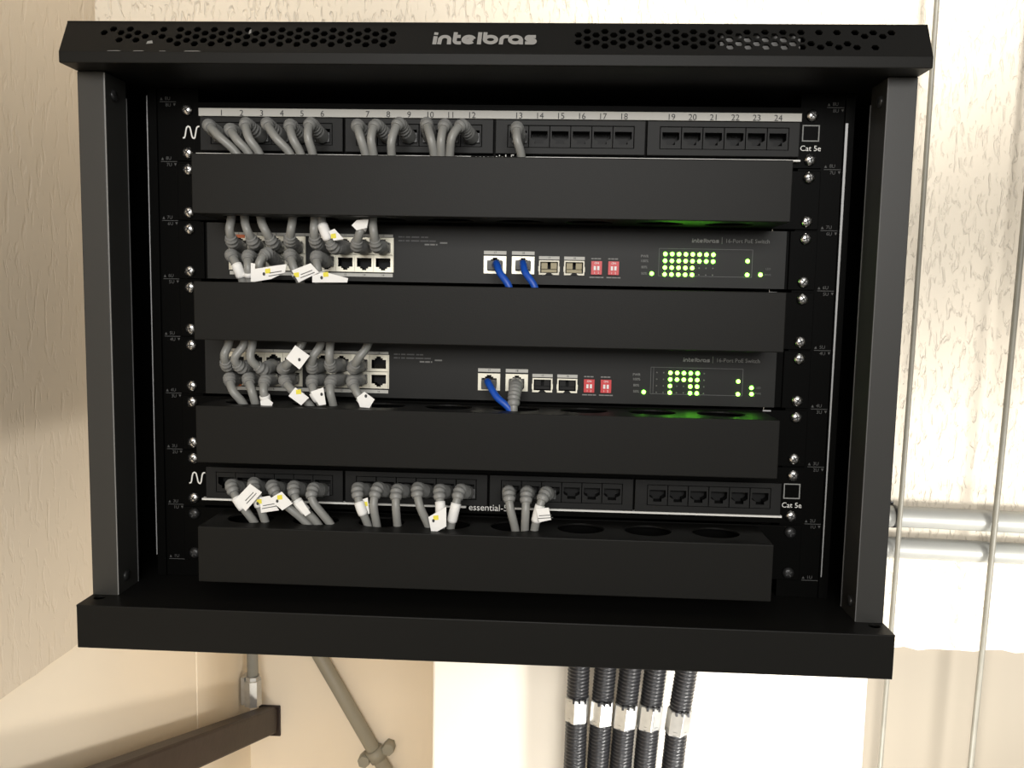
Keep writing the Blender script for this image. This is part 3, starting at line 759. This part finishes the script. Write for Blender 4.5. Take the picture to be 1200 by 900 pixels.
# ================================================================== CABLES
def spline(P, per=8):
    P = [Vector(p) for p in P]
    P = [P[0] * 2 - P[1]] + P + [P[-1] * 2 - P[-2]]
    out = []
    for i in range(1, len(P) - 2):
        a, b, c, d = P[i - 1:i + 3]
        for k in range(per):
            t = k / per
            out.append(0.5 * ((2 * b) + (c - a) * t + (2 * a - 5 * b + 4 * c - d) * t * t + (3 * b - a - 3 * c + d) * t ** 3))
    out.append(P[-2])
    return out
def resample(pts, step):
    out = [pts[0]]; acc = 0.0
    for a, b in zip(pts, pts[1:]):
        L = (b - a).length
        while acc + L >= step:
            a = a + (b - a) * ((step - acc) / L)
            out.append(a); L = (b - a).length; acc = 0.0
        acc += L
    return out
CABLES = [
('P1',(-204.9,-4.0,-26.8),[(-204.7,-30.0,-23.1),(-194.5,-37.0,-32.2),(-182.1,-34.0,-44.7)],-1),
('P2',(-189.2,-4.0,-26.7),[(-189.0,-30.0,-26.0),(-181.5,-37.0,-34.4),(-173.4,-34.0,-44.6)],-1),
('P3',(-174.2,-4.0,-26.6),[(-177.7,-30.0,-21.7),(-172.8,-37.0,-33.1),(-165.9,-34.0,-44.5)],-1),
('P4',(-159.2,-4.0,-26.6),[(-162.0,-30.0,-21.5),(-153.6,-37.0,-32.3),(-143.5,-34.0,-44.2)],-1),
('P5',(-143.6,-4.0,-26.5),[(-145.2,-30.0,-22.5),(-141.2,-37.0,-32.8),(-136.0,-34.0,-44.1)],-1),
('P6',(-128.0,-4.0,-26.4),[(-130.3,-30.0,-21.2),(-130.2,-37.0,-31.5),(-127.4,-34.0,-44.0)],-1),
('P7',(-93.8,-4.0,-26.2),[(-96.2,-30.0,-22.1),(-92.7,-37.0,-31.1),(-89.1,-34.0,-44.2)],-1),
('P8',(-77.7,-4.0,-26.1),[(-83.2,-30.0,-21.9),(-84.8,-37.0,-32.2),(-83.5,-34.0,-44.1)],-1),
('P9',(-62.3,-4.0,-26.0),[(-66.6,-30.0,-20.6),(-70.1,-37.0,-33.2),(-70.6,-34.0,-44.0)],-1),
('P10',(-46.9,-4.0,-26.0),[(-46.3,-30.0,-20.4),(-42.1,-37.0,-31.8),(-40.0,-34.0,-43.6)],-1),
('P11',(-31.6,-4.0,-25.9),[(-33.4,-30.0,-21.4),(-34.8,-37.0,-32.3),(-35.1,-34.0,-43.6)],-1),
('P12',(-15.7,-4.0,-25.8),[(-21.2,-30.0,-21.3),(-27.0,-37.0,-30.4),(-29.0,-34.0,-43.5)],-1),
('P13',(19.3,-4.0,-25.6),[(18.4,-30.0,-22.7),(18.9,-37.0,-31.7),(22.0,-34.0,-42.9)],-1),
('A1',(-192.8,-4.0,-108.7),[(-188.8,-30.0,-105.9),(-187.9,-37.0,-97.8),(-187.7,-34.0,-90.2)],1),
('A2',(-178.3,-4.0,-108.5),[(-173.0,-30.0,-106.2),(-174.8,-37.0,-98.2),(-177.7,-34.0,-90.0)],1),
('A3',(-163.8,-4.0,-108.2),[(-159.0,-30.0,-106.0),(-161.6,-37.0,-98.0),(-165.7,-34.0,-89.9)],1),
('A4',(-149.3,-4.0,-108.0),[(-145.8,-30.0,-104.6),(-142.9,-37.0,-97.1),(-142.5,-34.0,-89.5)],1),
('A5',(-125.6,-4.0,-107.6),[(-126.8,-30.0,-105.5),(-126.1,-37.0,-97.4),(-126.3,-34.0,-89.3)],1),
('A6',(-111.2,-4.0,-107.4),[(-113.6,-30.0,-109.0),(-116.8,-37.0,-100.9),(-121.3,-34.0,-89.8)],1),
('A7',(-96.8,-4.0,-107.1),[(-96.7,-30.0,-107.4),(-93.2,-37.0,-99.3),(-90.2,-34.0,-89.3)],1),
('A8',(-82.5,-4.0,-106.9),[(-82.3,-30.0,-107.2),(-82.7,-37.0,-98.0),(-84.0,-34.0,-89.3)],1),
('B1',(-192.9,-4.0,-119.0),[(-189.6,-30.0,-115.8),(-182.6,-37.0,-124.0),(-179.5,-34.0,-135.6)],-1),
('B2',(-178.4,-4.0,-118.8),[(-176.9,-30.0,-116.2),(-174.5,-37.0,-124.5),(-174.4,-34.0,-135.5)],-1),
('B3',(-163.8,-4.0,-118.5),[(-162.9,-30.0,-114.1),(-166.2,-37.0,-121.3),(-168.7,-34.0,-135.4)],-1),
('B4',(-149.3,-4.0,-118.3),[(-145.8,-30.0,-115.0),(-141.2,-37.0,-123.9),(-137.1,-34.0,-134.8)],-1),
('B5',(-125.7,-4.0,-117.9),[(-126.3,-30.0,-115.9),(-123.7,-37.0,-124.2),(-123.3,-34.0,-134.5)],-1),
('C1',(-197.3,-4.0,-198.9),[(-193.9,-30.0,-196.9),(-193.0,-37.0,-188.8),(-190.9,-34.0,-180.7)],1),
('C2',(-182.6,-4.0,-198.6),[(-183.0,-30.0,-198.5),(-185.4,-37.0,-191.1),(-179.4,-34.0,-180.5)],1),
('C3',(-167.8,-4.0,-198.3),[(-166.9,-30.0,-199.4),(-173.3,-37.0,-191.4),(-173.0,-34.0,-179.7)],1),
('C4',(-153.1,-4.0,-197.9),[(-151.5,-30.0,-198.4),(-144.8,-37.0,-192.7),(-136.1,-34.0,-178.9)],1),
('C5',(-129.2,-4.0,-197.4),[(-129.7,-30.0,-197.3),(-127.1,-37.0,-188.5),(-122.2,-34.0,-179.2)],1),
('C6',(-114.5,-4.0,-197.0),[(-115.7,-30.0,-195.7),(-115.1,-37.0,-187.6),(-115.2,-34.0,-179.1)],1),
('C7',(-100.0,-4.0,-196.7),[(-99.1,-30.0,-196.6),(-93.7,-37.0,-189.0),(-87.5,-34.0,-179.1)],1),
('D1',(-197.4,-4.0,-209.6),[(-192.1,-30.0,-207.0),(-187.0,-37.0,-215.1),(-179.3,-34.0,-226.7)],-1),
('D2',(-182.7,-4.0,-209.2),[(-177.9,-30.0,-206.7),(-172.9,-37.0,-214.7),(-170.9,-34.0,-226.4)],-1),
('D3',(-167.9,-4.0,-208.8),[(-165.1,-30.0,-207.6),(-164.0,-37.0,-214.5),(-162.6,-34.0,-226.2)],-1),
('D4',(-153.2,-4.0,-208.5),[(-150.3,-30.0,-207.3),(-142.4,-37.0,-214.0),(-130.0,-34.0,-225.4)],-1),
('D5',(-129.2,-4.0,-207.9),[(-129.8,-30.0,-206.8),(-126.5,-37.0,-214.8),(-121.7,-34.0,-225.2)],-1),
('D6',(-114.5,-4.0,-207.6),[(-115.7,-30.0,-207.1),(-114.5,-37.0,-214.5),(-112.8,-34.0,-225.6)],-1),
('D7',(-99.9,-4.0,-207.2),[(-99.8,-30.0,-206.7),(-94.3,-37.0,-214.7),(-87.4,-34.0,-225.6)],-1),
('E2',(-191.8,-4.0,-295.5),[(-191.9,-30.0,-287.8),(-183.6,-37.0,-298.3),(-171.9,-34.0,-316.3)],-1),
('E3',(-176.1,-4.0,-295.4),[(-174.9,-30.0,-285.9),(-169.3,-37.0,-296.5),(-164.1,-34.0,-316.0)],-1),
('E4',(-160.5,-4.0,-295.3),[(-160.6,-30.0,-287.5),(-150.6,-37.0,-297.2),(-131.6,-34.0,-315.6)],-1),
('E5',(-144.3,-4.0,-295.1),[(-144.4,-30.0,-287.6),(-139.1,-37.0,-296.9),(-123.9,-34.0,-315.4)],-1),
('E6',(-128.7,-4.0,-295.0),[(-129.4,-30.0,-288.5),(-127.5,-37.0,-296.5),(-114.2,-34.0,-315.7)],-1),
('E7',(-93.1,-4.0,-294.2),[(-95.8,-30.0,-287.5),(-92.3,-37.0,-298.0),(-86.5,-34.0,-315.4)],-1),
('E8',(-77.7,-4.0,-294.1),[(-81.0,-30.0,-287.0),(-82.1,-37.0,-297.7),(-80.1,-34.0,-315.2)],-1),
('E9',(-62.3,-4.0,-294.0),[(-66.2,-30.0,-287.8),(-65.5,-37.0,-297.8),(-64.7,-34.0,-314.7)],-1),
('E10',(-46.3,-4.0,-293.8),[(-50.8,-30.0,-286.1),(-47.7,-37.0,-297.2),(-41.0,-34.0,-314.6)],-1),
('E11',(-30.9,-4.0,-293.7),[(-34.2,-30.0,-286.9),(-32.5,-37.0,-296.1),(-32.1,-34.0,-314.3)],-1),
('E12',(-15.0,-4.0,-293.5),[(-18.9,-30.0,-286.4),(-21.1,-37.0,-295.8),(-25.1,-34.0,-314.7)],-1),
('E13',(16.8,-4.0,-292.9),[(17.4,-30.0,-286.6),(19.2,-37.0,-297.1),(23.2,-34.0,-314.4)],-1),
('E14',(32.0,-4.0,-292.8),[(30.7,-30.0,-286.8),(30.5,-37.0,-298.0),(30.1,-34.0,-314.9)],-1),
('E15',(47.1,-4.0,-292.6),[(44.6,-30.0,-286.4),(41.1,-37.0,-293.8),(37.1,-34.0,-314.0)],-1),
('U1',(2.5,-4.0,-118.8),[(5.0,-22.0,-118.3),(8.2,-31.0,-125.3),(15.3,-34.0,-135.6)],-1),
('U2',(23.7,-4.0,-118.5),[(24.4,-22.0,-117.9),(26.7,-31.0,-125.0),(33.7,-34.0,-135.3)],-1),
('U3',(-0.5,-4.0,-208.8),[(0.2,-22.0,-205.7),(7.3,-31.0,-215.3),(17.7,-34.0,-224.8)],-1),
('U4',(20.4,-4.0,-208.3),[(20.6,-22.0,-209.6),(19.9,-31.0,-216.9),(20.1,-34.0,-224.7)],-1),
]
FLAGS = [
('B2',[(-169.3,-46.0,-121.7),(-166.2,-46.0,-122.2),(-166.4,-46.0,-135.0),(-169.5,-46.0,-135.0)],None,None),
('B3',[(-166.3,-46.0,-125.9),(-154.5,-46.0,-123.8),(-143.4,-46.0,-122.1),(-144.6,-46.0,-127.9),(-154.6,-46.0,-132.9),(-166.4,-46.0,-135.0)],(-157.0,-46.0,-127.5),(-159.8,-46.0,-129.4)),
('B4',[(-139.7,-46.0,-126.6),(-126.1,-46.0,-121.2),(-120.0,-46.0,-127.5),(-134.8,-46.0,-135.0)],(-136.3,-46.0,-129.9),(-137.9,-46.0,-131.4)),
('B5',[(-124.9,-46.0,-130.0),(-116.3,-46.0,-127.1),(-99.1,-46.0,-131.3),(-99.7,-46.0,-134.3),(-124.9,-46.0,-134.8)],(-115.1,-46.0,-129.2),(-118.1,-46.0,-131.3)),
('A6',[(-114.5,-41.0,-98.2),(-110.2,-41.0,-96.3),(-103.4,-41.0,-103.4),(-110.8,-41.0,-104.7)],(-110.8,-41.0,-101.7),None),
('A7',[(-97.8,-41.0,-93.7),(-94.2,-41.0,-90.0),(-85.6,-41.0,-89.3),(-86.8,-41.0,-95.3),(-94.2,-41.0,-97.2)],None,None),
('C4',[(-137.5,-46.0,-179.9),(-127.0,-46.0,-187.3),(-134.5,-46.0,-197.3),(-144.4,-46.0,-189.5)],None,(-134.5,-46.0,-190.2)),
('D3',[(-164.2,-44.0,-221.3),(-158.5,-44.0,-219.2),(-154.8,-44.0,-222.3),(-156.0,-44.0,-225.4),(-163.6,-44.0,-225.6)],None,None),
('D4',[(-143.4,-44.0,-217.0),(-138.3,-44.0,-210.6),(-128.3,-44.0,-217.9),(-134.0,-44.0,-223.6)],(-135.8,-44.0,-214.0),None),
('D5',[(-127.1,-44.0,-213.5),(-117.7,-44.0,-210.1),(-115.8,-44.0,-222.5),(-120.8,-44.0,-223.3)],None,(-118.9,-44.0,-215.1)),
('D7',[(-93.3,-44.0,-217.0),(-87.7,-44.0,-212.5),(-80.2,-44.0,-217.9),(-83.9,-44.0,-224.2),(-90.8,-44.0,-223.8)],None,(-86.5,-44.0,-215.6)),
('E2',[(-183.4,-46.0,-294.8),(-171.8,-46.0,-282.3),(-162.9,-46.0,-288.4),(-175.2,-46.0,-302.9)],None,None),
('E3',[(-165.9,-43.0,-293.1),(-158.2,-43.0,-291.5),(-151.3,-43.0,-302.2),(-164.8,-43.0,-304.6)],(-166.0,-43.0,-296.3),(-167.2,-43.0,-297.6)),
('E4',[(-157.9,-46.0,-293.4),(-148.3,-46.0,-287.4),(-140.1,-46.0,-296.0),(-147.8,-46.0,-301.4)],(-149.6,-46.0,-291.9),(-151.5,-46.0,-294.5)),
('E5',[(-138.8,-44.0,-297.1),(-133.7,-44.0,-293.8),(-127.4,-44.0,-303.2),(-131.3,-44.0,-305.8)],None,None),
('E7',[(-90.6,-36.0,-293.7),(-86.8,-36.0,-292.3),(-85.4,-36.0,-304.5),(-87.4,-36.0,-304.6)],(-88.7,-36.0,-297.5),None),
('E11',[(-40.0,-46.0,-303.0),(-27.0,-46.0,-295.0),(-26.8,-46.0,-309.6),(-37.4,-46.0,-315.7)],(-34.4,-46.0,-303.5),(-36.2,-46.0,-305.5)),
('E15',[(38.1,-44.0,-294.7),(47.4,-44.0,-293.8),(49.4,-44.0,-302.6),(40.8,-44.0,-304.8)],None,None),
]
SLEEVES = {'B1': (0.76, 0.97), 'B2': (0.88, 0.98), 'B4': (0.86, 0.96), 'B5': (0.86, 0.96), 'A6': (0.72, 0.98), 'A7': (0.86, 0.98),
           'D3': (0.84, 0.98), 'D4': (0.74, 0.88), 'D5': (0.78, 0.92), 'D7': (0.82, 0.96), 'E2': (0.62, 0.78), 'E3': (0.62, 0.80), 'E4': (0.60, 0.70), 'E5': (0.62, 0.80),
           'E7': (0.66, 0.86), 'E11': (0.66, 0.86), 'E12': (0.66, 0.94), 'E15': (0.66, 0.90), 'C4': (0.74, 0.86)}
ORD = ['first', 'second', 'third', 'fourth', 'fifth', 'sixth', 'seventh', 'eighth']
NUM = ['zero', 'one', 'two', 'three', 'four', 'five', 'six', 'seven', 'eight', 'nine', 'ten', 'eleven', 'twelve', 'thirteen', 'fourteen', 'fifteen']
FLAGGED = {'B1': 'white sleeve', 'B2': 'narrow white tag', 'B3': 'curled white tag', 'B4': 'tilted white tag', 'B5': 'long white tag', 'A6': 'yellow-dotted tag', 'A7': 'white tag at top',
           'C4': 'square white tag', 'D3': 'small white tag', 'D4': 'yellow-dotted tag', 'D5': 'black-dotted tag', 'D7': 'white foot tag', 'E2': 'large lined white tag', 'E3': 'yellow-dotted tag',
           'E4': 'square dotted tag', 'E5': 'slim white tag', 'E7': 'white sleeve', 'E11': 'big dotted tag', 'E12': 'long white sleeve', 'E15': 'lined white tag'}
def cable_label(n):
    k = int(n[1:])
    tagged = ' with %s' % FLAGGED[n] if n in FLAGGED else ''
    if n[0] == 'P': return 'grey network cable below number %s on the top patch panel' % NUM[k], 'cables in the top patch panel'
    if n[0] == 'E': return 'grey cable%s in port %s of the bottom patch panel' % (tagged, NUM[k]), 'cables in the bottom patch panel'
    if n[0] in 'ABCD':
        return 'grey cable%s, %s from left, %s row of the %s switch' % (tagged, ORD[k - 1], 'upper' if n[0] in 'AC' else 'lower', 'upper' if n[0] in 'AB' else 'lower'), 'cables in the %s switch' % ('upper' if n[0] in 'AB' else 'lower')
    return {'U1': 'blue cable in the left uplink port of the upper switch', 'U2': 'blue cable in the right uplink port of the upper switch',
            'U3': 'single blue cable hanging from the lower switch', 'U4': 'grey booted cable beside the blue one on the lower switch'}[n], 'uplink cables'
things = {}
for n, port, pts, sg in CABLES:
    port = Vector(port) / 1000
    pts = [Vector(p) / 1000 for p in pts]
    blue = n in ('U1', 'U2', 'U3')
    lab, grp = cable_label(n)
    t = thing('network_cable', lab, 'cable', port, grp)
    things[n] = t
    head = pts[0]
    end = pts[-1]
    d = (end - pts[-2]).normalized()
    ext = end + Vector((d.x * 0.006, 0.004, sg * 0.018))
    # leave the port straight, bulge at the head, hang to the end
    mid0 = port.lerp(head, 0.5) + Vector((0, -0.001, 0))
    path = [port, mid0, head + Vector((0, 0, 0.0)), *pts[1:-1], end, ext]
    fine = resample(spline(path, 16), 0.0008)
    L = len(fine)
    rc = 0.0026 if blue else 0.0031
    mb = MB()
    i0 = 8
    seg = fine[i0::3]
    mb.tube(seg, rc, 12)
    build(mb, 'jacket', M['blue'] if blue else M['cable'], t, port)
    # plug body
    mb = MB(); mb.box(-0.0056, 0.0056, -0.004, 0.006, -0.0036, 0.0036)
    build(mb, 'plug', M['plug'], t, port, 0.0004, local=True)
    if not blue:
        # ribbed boot following the cable
        blen = int(0.0300 / 0.0008)
        if n[0] == 'E' or n == 'U4': blen = int(0.0335 / 0.0008)
        if n[0] == 'P': blen = int(0.0295 / 0.0008)
        bp = fine[4:4 + blen]
        rr = []
        for k in range(len(bp)):
            f = k / (len(bp) - 1)
            r = 0.0056 - 0.0010 * f
            if 0.34 < f < 0.95 and (k % 4) >= 2:
                r -= 0.0011
            if f > 0.96: r -= 0.0006
            rr.append(r)
        mb = MB(); mb.tube(bp, rr, 14)
        build(mb, 'boot', M['boot'], t, port)
    if n in SLEEVES:
        a, b = SLEEVES[n]
        vis = L - int(0.020 / 0.0008)
        sg_ = fine[int(vis * a):max(int(vis * b), int(vis * a) + 4)]
        mb = MB(); mb.tube(sg_[::2], rc + 0.0007, 12)
        build(mb, 'label_sleeve', M['paper'], t, port)
for n, pts, yl, dt in FLAGS:
    t = things[n]
    q = [Vector(p) / 1000 for p in pts]
    c = sum(q, Vector()) / len(q)
    # a slight curl: corners far from the cable swing back
    z0 = WORG[t.name]
    mb = MB(); k = len(q)
    back = [p + Vector((0, 0.0005, 0)) for p in q]
    mb.add(list(q) + back, [tuple(range(k)), tuple(range(2 * k - 1, k - 1, -1))] + [(i, (i + 1) % k, k + (i + 1) % k, k + i) for i in range(k)])
    fl = build(mb, 'label_flag', M['paper'], t, c)
    if yl:
        y = Vector(yl) / 1000
        mb = MB(); mb.add([(y.x - .0018, y.y - .0002, y.z - .0016), (y.x + .0020, y.y - .0002, y.z - .0012), (y.x + .0017, y.y - .0002, y.z + .0022), (y.x - .0020, y.y - .0002, y.z + .0016)], [(0, 1, 2, 3)])
        build(mb, 'yellow_print', M['yellow'], fl, y)
    if dt:
        y = Vector(dt) / 1000
        mb = MB(); mb.add([(y.x + .0010 * math.cos(i * math.pi / 4), y.y - .0003, y.z + .0013 * math.sin(i * math.pi / 4)) for i in range(8)], [tuple(range(8))])
        build(mb, 'dot_print', M['ink'], fl, y)
    if n in ('B3', 'B4', 'E2', 'E3', 'E15'):
        e = (q[1] - q[0]).normalized() if n not in ('E2',) else (q[1] - q[0]).normalized()
        w = Vector((-e.z, 0, e.x))
        for j, (off, ln) in enumerate(((-.0016, .0045), (-.0036, .0055))):
            p = c + e * (.0035 if n == 'B3' else .001) + w * (off + .0010) + Vector((0, -.0002, 0))
            mb = MB(); a, b, hh = e * (-ln), e * ln, w * .0003
            mb.add([p + a - hh, p + b - hh, p + b + hh, p + a + hh], [(0, 1, 2, 3)])
            build(mb, 'line_print', M['dimprint'], fl, p)

# ================================================================== CONDUITS BELOW THE RACK
def corrugated(path, r, pitch=0.0042):
    fine = resample(spline(path, 24), pitch / 4)
    rr = [r * (1.0, 0.93, 0.86, 0.93)[i % 4] for i in range(len(fine))]
    mb = MB(); mb.tube(fine, rr, 20)
    return mb, fine
TOPS = [(0.0860, 0.0840, -0.6063), (0.1157, 0.1100, -0.6083), (0.1438, 0.1356, -0.6114), (0.1720, 0.1628, -0.6114), (0.2064, 0.1939, -0.6160)]
CW = ['first', 'second', 'middle', 'fourth', 'fifth']
for i, (xa, xb, zc) in enumerate(TOPS):
    slope = (xb - xa) / -0.108
    X = lambda z: xa + (max(z, -0.665) + 0.565) * slope
    yc = 0.285
    t = thing('corrugated_conduit', '%s black corrugated conduit from left hanging below the rack' % CW[i], 'conduit', (X(-0.9), yc, -0.9), 'black conduits under the rack')
    for z0, z1 in ((-0.403, zc + 0.010), (zc - 0.010, -1.2)):
        mb, _ = corrugated([(X(z0 + (z1 - z0) * q / 8), yc, z0 + (z1 - z0) * q / 8) for q in range(9)], 0.0127)
        build(mb, 'hose', M['conduit'], t, (X(z0), yc, z0))
    mb = MB()
    n = 6
    rot = 0.25 + 0.12 * i
    vs = []
    for z, r in ((zc - 0.0155, 0.0128), (zc - 0.0145, 0.0142), (zc + 0.0125, 0.0142), (zc + 0.0135, 0.0132)):
        vs += [(X(z) + r * math.cos(rot + 2 * math.pi * k / n), yc + r * math.sin(rot + 2 * math.pi * k / n), z) for k in range(n)]
    mb.add(vs, [(j * n + k, j * n + (k + 1) % n, (j + 1) * n + (k + 1) % n, (j + 1) * n + k) for j in range(3) for k in range(n)] + [tuple(range(n)), tuple(range(3 * n, 4 * n))])
    cn = build(mb, 'coupling', M['fitting'], t, (X(zc), yc, zc), 0.0006)
    for k in (-1, 0, 1):
        mb = MB(); mb.box(X(zc) + k * 0.0065 + 0.002 - 0.0012, X(zc) + k * 0.0065 + 0.002 + 0.0012, yc - 0.0150, yc - 0.0110, zc + 0.0105, zc + 0.0150)
        build(mb, 'clip_slot', M['conduit'], cn, (X(zc), yc, zc))

# rods and pipes on the right-hand wall
for i, (x0, x1, lab) in enumerate(((0.4470, 0.4400, 'thin pale vertical rod just right of the rack'), (0.5585, 0.5425, 'thin pale vertical rod at the right edge, further from rack'))):
    bowx = 0.0018 if i == 0 else 0.0012
    pts = []
    for k in range(25):
        f = k / 24
        z = 0.9 - 2.3 * f
        g = (z - 0.1835) / -0.866
        pts.append((0.0475 + 0.9834 * (x0 - 0.0475 + (x1 - x0) * g + bowx * math.sin(math.pi * min(max(g, 0), 1))), YW - 0.032, z))
    mb = MB(); mb.tube(pts, 0.0027 if i == 0 else 0.0031, 10)
    tag(build(mb, 'wall_rod', M['rod'], None, (x1, YW - 0.032, -1.4)), lab, 'rod', 'rods on the back wall')
for i, (za, zb_, lab) in enumerate(((-0.3815, -0.3865, 'upper of two horizontal galvanised pipes on the right wall'), (-0.4175, -0.4225, 'lower of two horizontal galvanised pipes on the right wall'))):
    t = thing('wall_pipe', lab, 'pipe', (0.9, YW, zb_), 'horizontal pipes right of the rack')
    z = lambda x: za + (x - 0.4886) * (zb_ - za) / 0.09
    sl = (zb_ - za) / 0.09 * 0.35
    f = lambda x: za + (x - 0.4886) * sl
    mb = MB(); mb.tube([(0.30 + 0.1 * k, YW - 0.0135, f(0.30 + 0.1 * k)) for k in range(19)], 0.0122, 18)
    build(mb, 'tube', M['pipe'], t, (0.9, YW, zb_))
    if i == 0:
        mb = MB(); mb.tube([(0.436, YW - 0.0135, f(0.436)), (0.4395, YW - 0.0135, f(0.4395))], 0.0132, 18)
        mb.box(0.4355, 0.440, YW - 0.006, YW - 0.001, f(0.438) - 0.015, f(0.438) + 0.015)
        build(mb, 'clamp', M['darkscrew'], t, (0.437, YW, f(0.437)))

# recess on the lower left: handrail, diagonal conduit, short vertical conduit
def bar(a, b, w, h, mbx=None):
    a, b = Vector(a), Vector(b)
    d = (b - a).normalized()
    s = d.cross(Vector((0, 0, 1))).normalized()
    u = s.cross(d)
    mbx = mbx or MB()
    vs = [p + s * i * w / 2 + u * j * h / 2 for p in (a, b) for i, j in ((-1, -1), (1, -1), (1, 1), (-1, 1))]
    mbx.add(vs, [(0, 1, 2, 3), (7, 6, 5, 4)] + [(k, (k + 1) % 4, 4 + (k + 1) % 4, 4 + k) for k in range(4)])
    return mbx
mb = bar((-0.446, -0.25, -0.517), (-0.446, 0.799, -0.908), 0.030, 0.046)
t = thing('handrail', 'dark brown sloping rail running along the lower left wall', 'rail', (-0.446, 0.8, -0.93))
build(mb, 'beam', M['brown'], t, (-0.446, 0.5, -0.8), 0.004)
mb = MB(); mb.box(-0.466, -0.426, 0.7955, 0.7998, -0.938, -0.880)
build(mb, 'end_plate', M['brown'], t, (-0.446, 0.8, -0.91), 0.003)
t = thing('diagonal_conduit', 'grey diagonal conduit with a clamp on the recessed wall', 'conduit', (-0.16, 0.785, -1.1))
mb = MB(); mb.tube([(-0.430, 0.785, -0.640), (-0.300, 0.785, -0.868), (-0.130, 0.785, -1.166)], 0.0125, 16)
build(mb, 'tube', M['greypaint'], t, (-0.3, 0.785, -0.87))
dv = Vector((0.130, 0, -0.228)).normalized(); nv = Vector((-dv.z, 0, dv.x))
cp = Vector((-0.249, 0.785, -0.957))
mb = MB(); mb.tube([cp - dv * 0.011, cp + dv * 0.011], 0.0158, 16)
for sgn in (-1, 1):
    c = cp + nv * 0.025 * sgn
    mb.tube([c + Vector((0, -0.008, 0)), c + Vector((0, 0.0145, 0))], 0.011, 6)
build(mb, 'clamp', M['greypaint'], t, cp)
t = thing('short_conduit', 'short vertical grey conduit ending in a fitting above the brown rail', 'conduit', (-0.461, 0.755, -0.87))
mb = MB(); mb.tube([(-0.461, 0.755, ZE), (-0.461, 0.755, -0.82)], 0.0095, 14)
build(mb, 'tube', M['pipe'], t, (-0.461, 0.755, -0.7))
mb = MB(); mb.tube([(-0.461, 0.755, -0.806), (-0.461, 0.755, -0.812), (-0.461, 0.755, -0.813), (-0.461, 0.755, -0.858)], [0.0125, 0.0135, 0.0155, 0.0155], 8, smooth=False)
mb.box(-0.478, -0.472, 0.744, 0.766, -0.855, -0.806)
build(mb, 'fitting', M['fitting'], t, (-0.461, 0.755, -0.84))
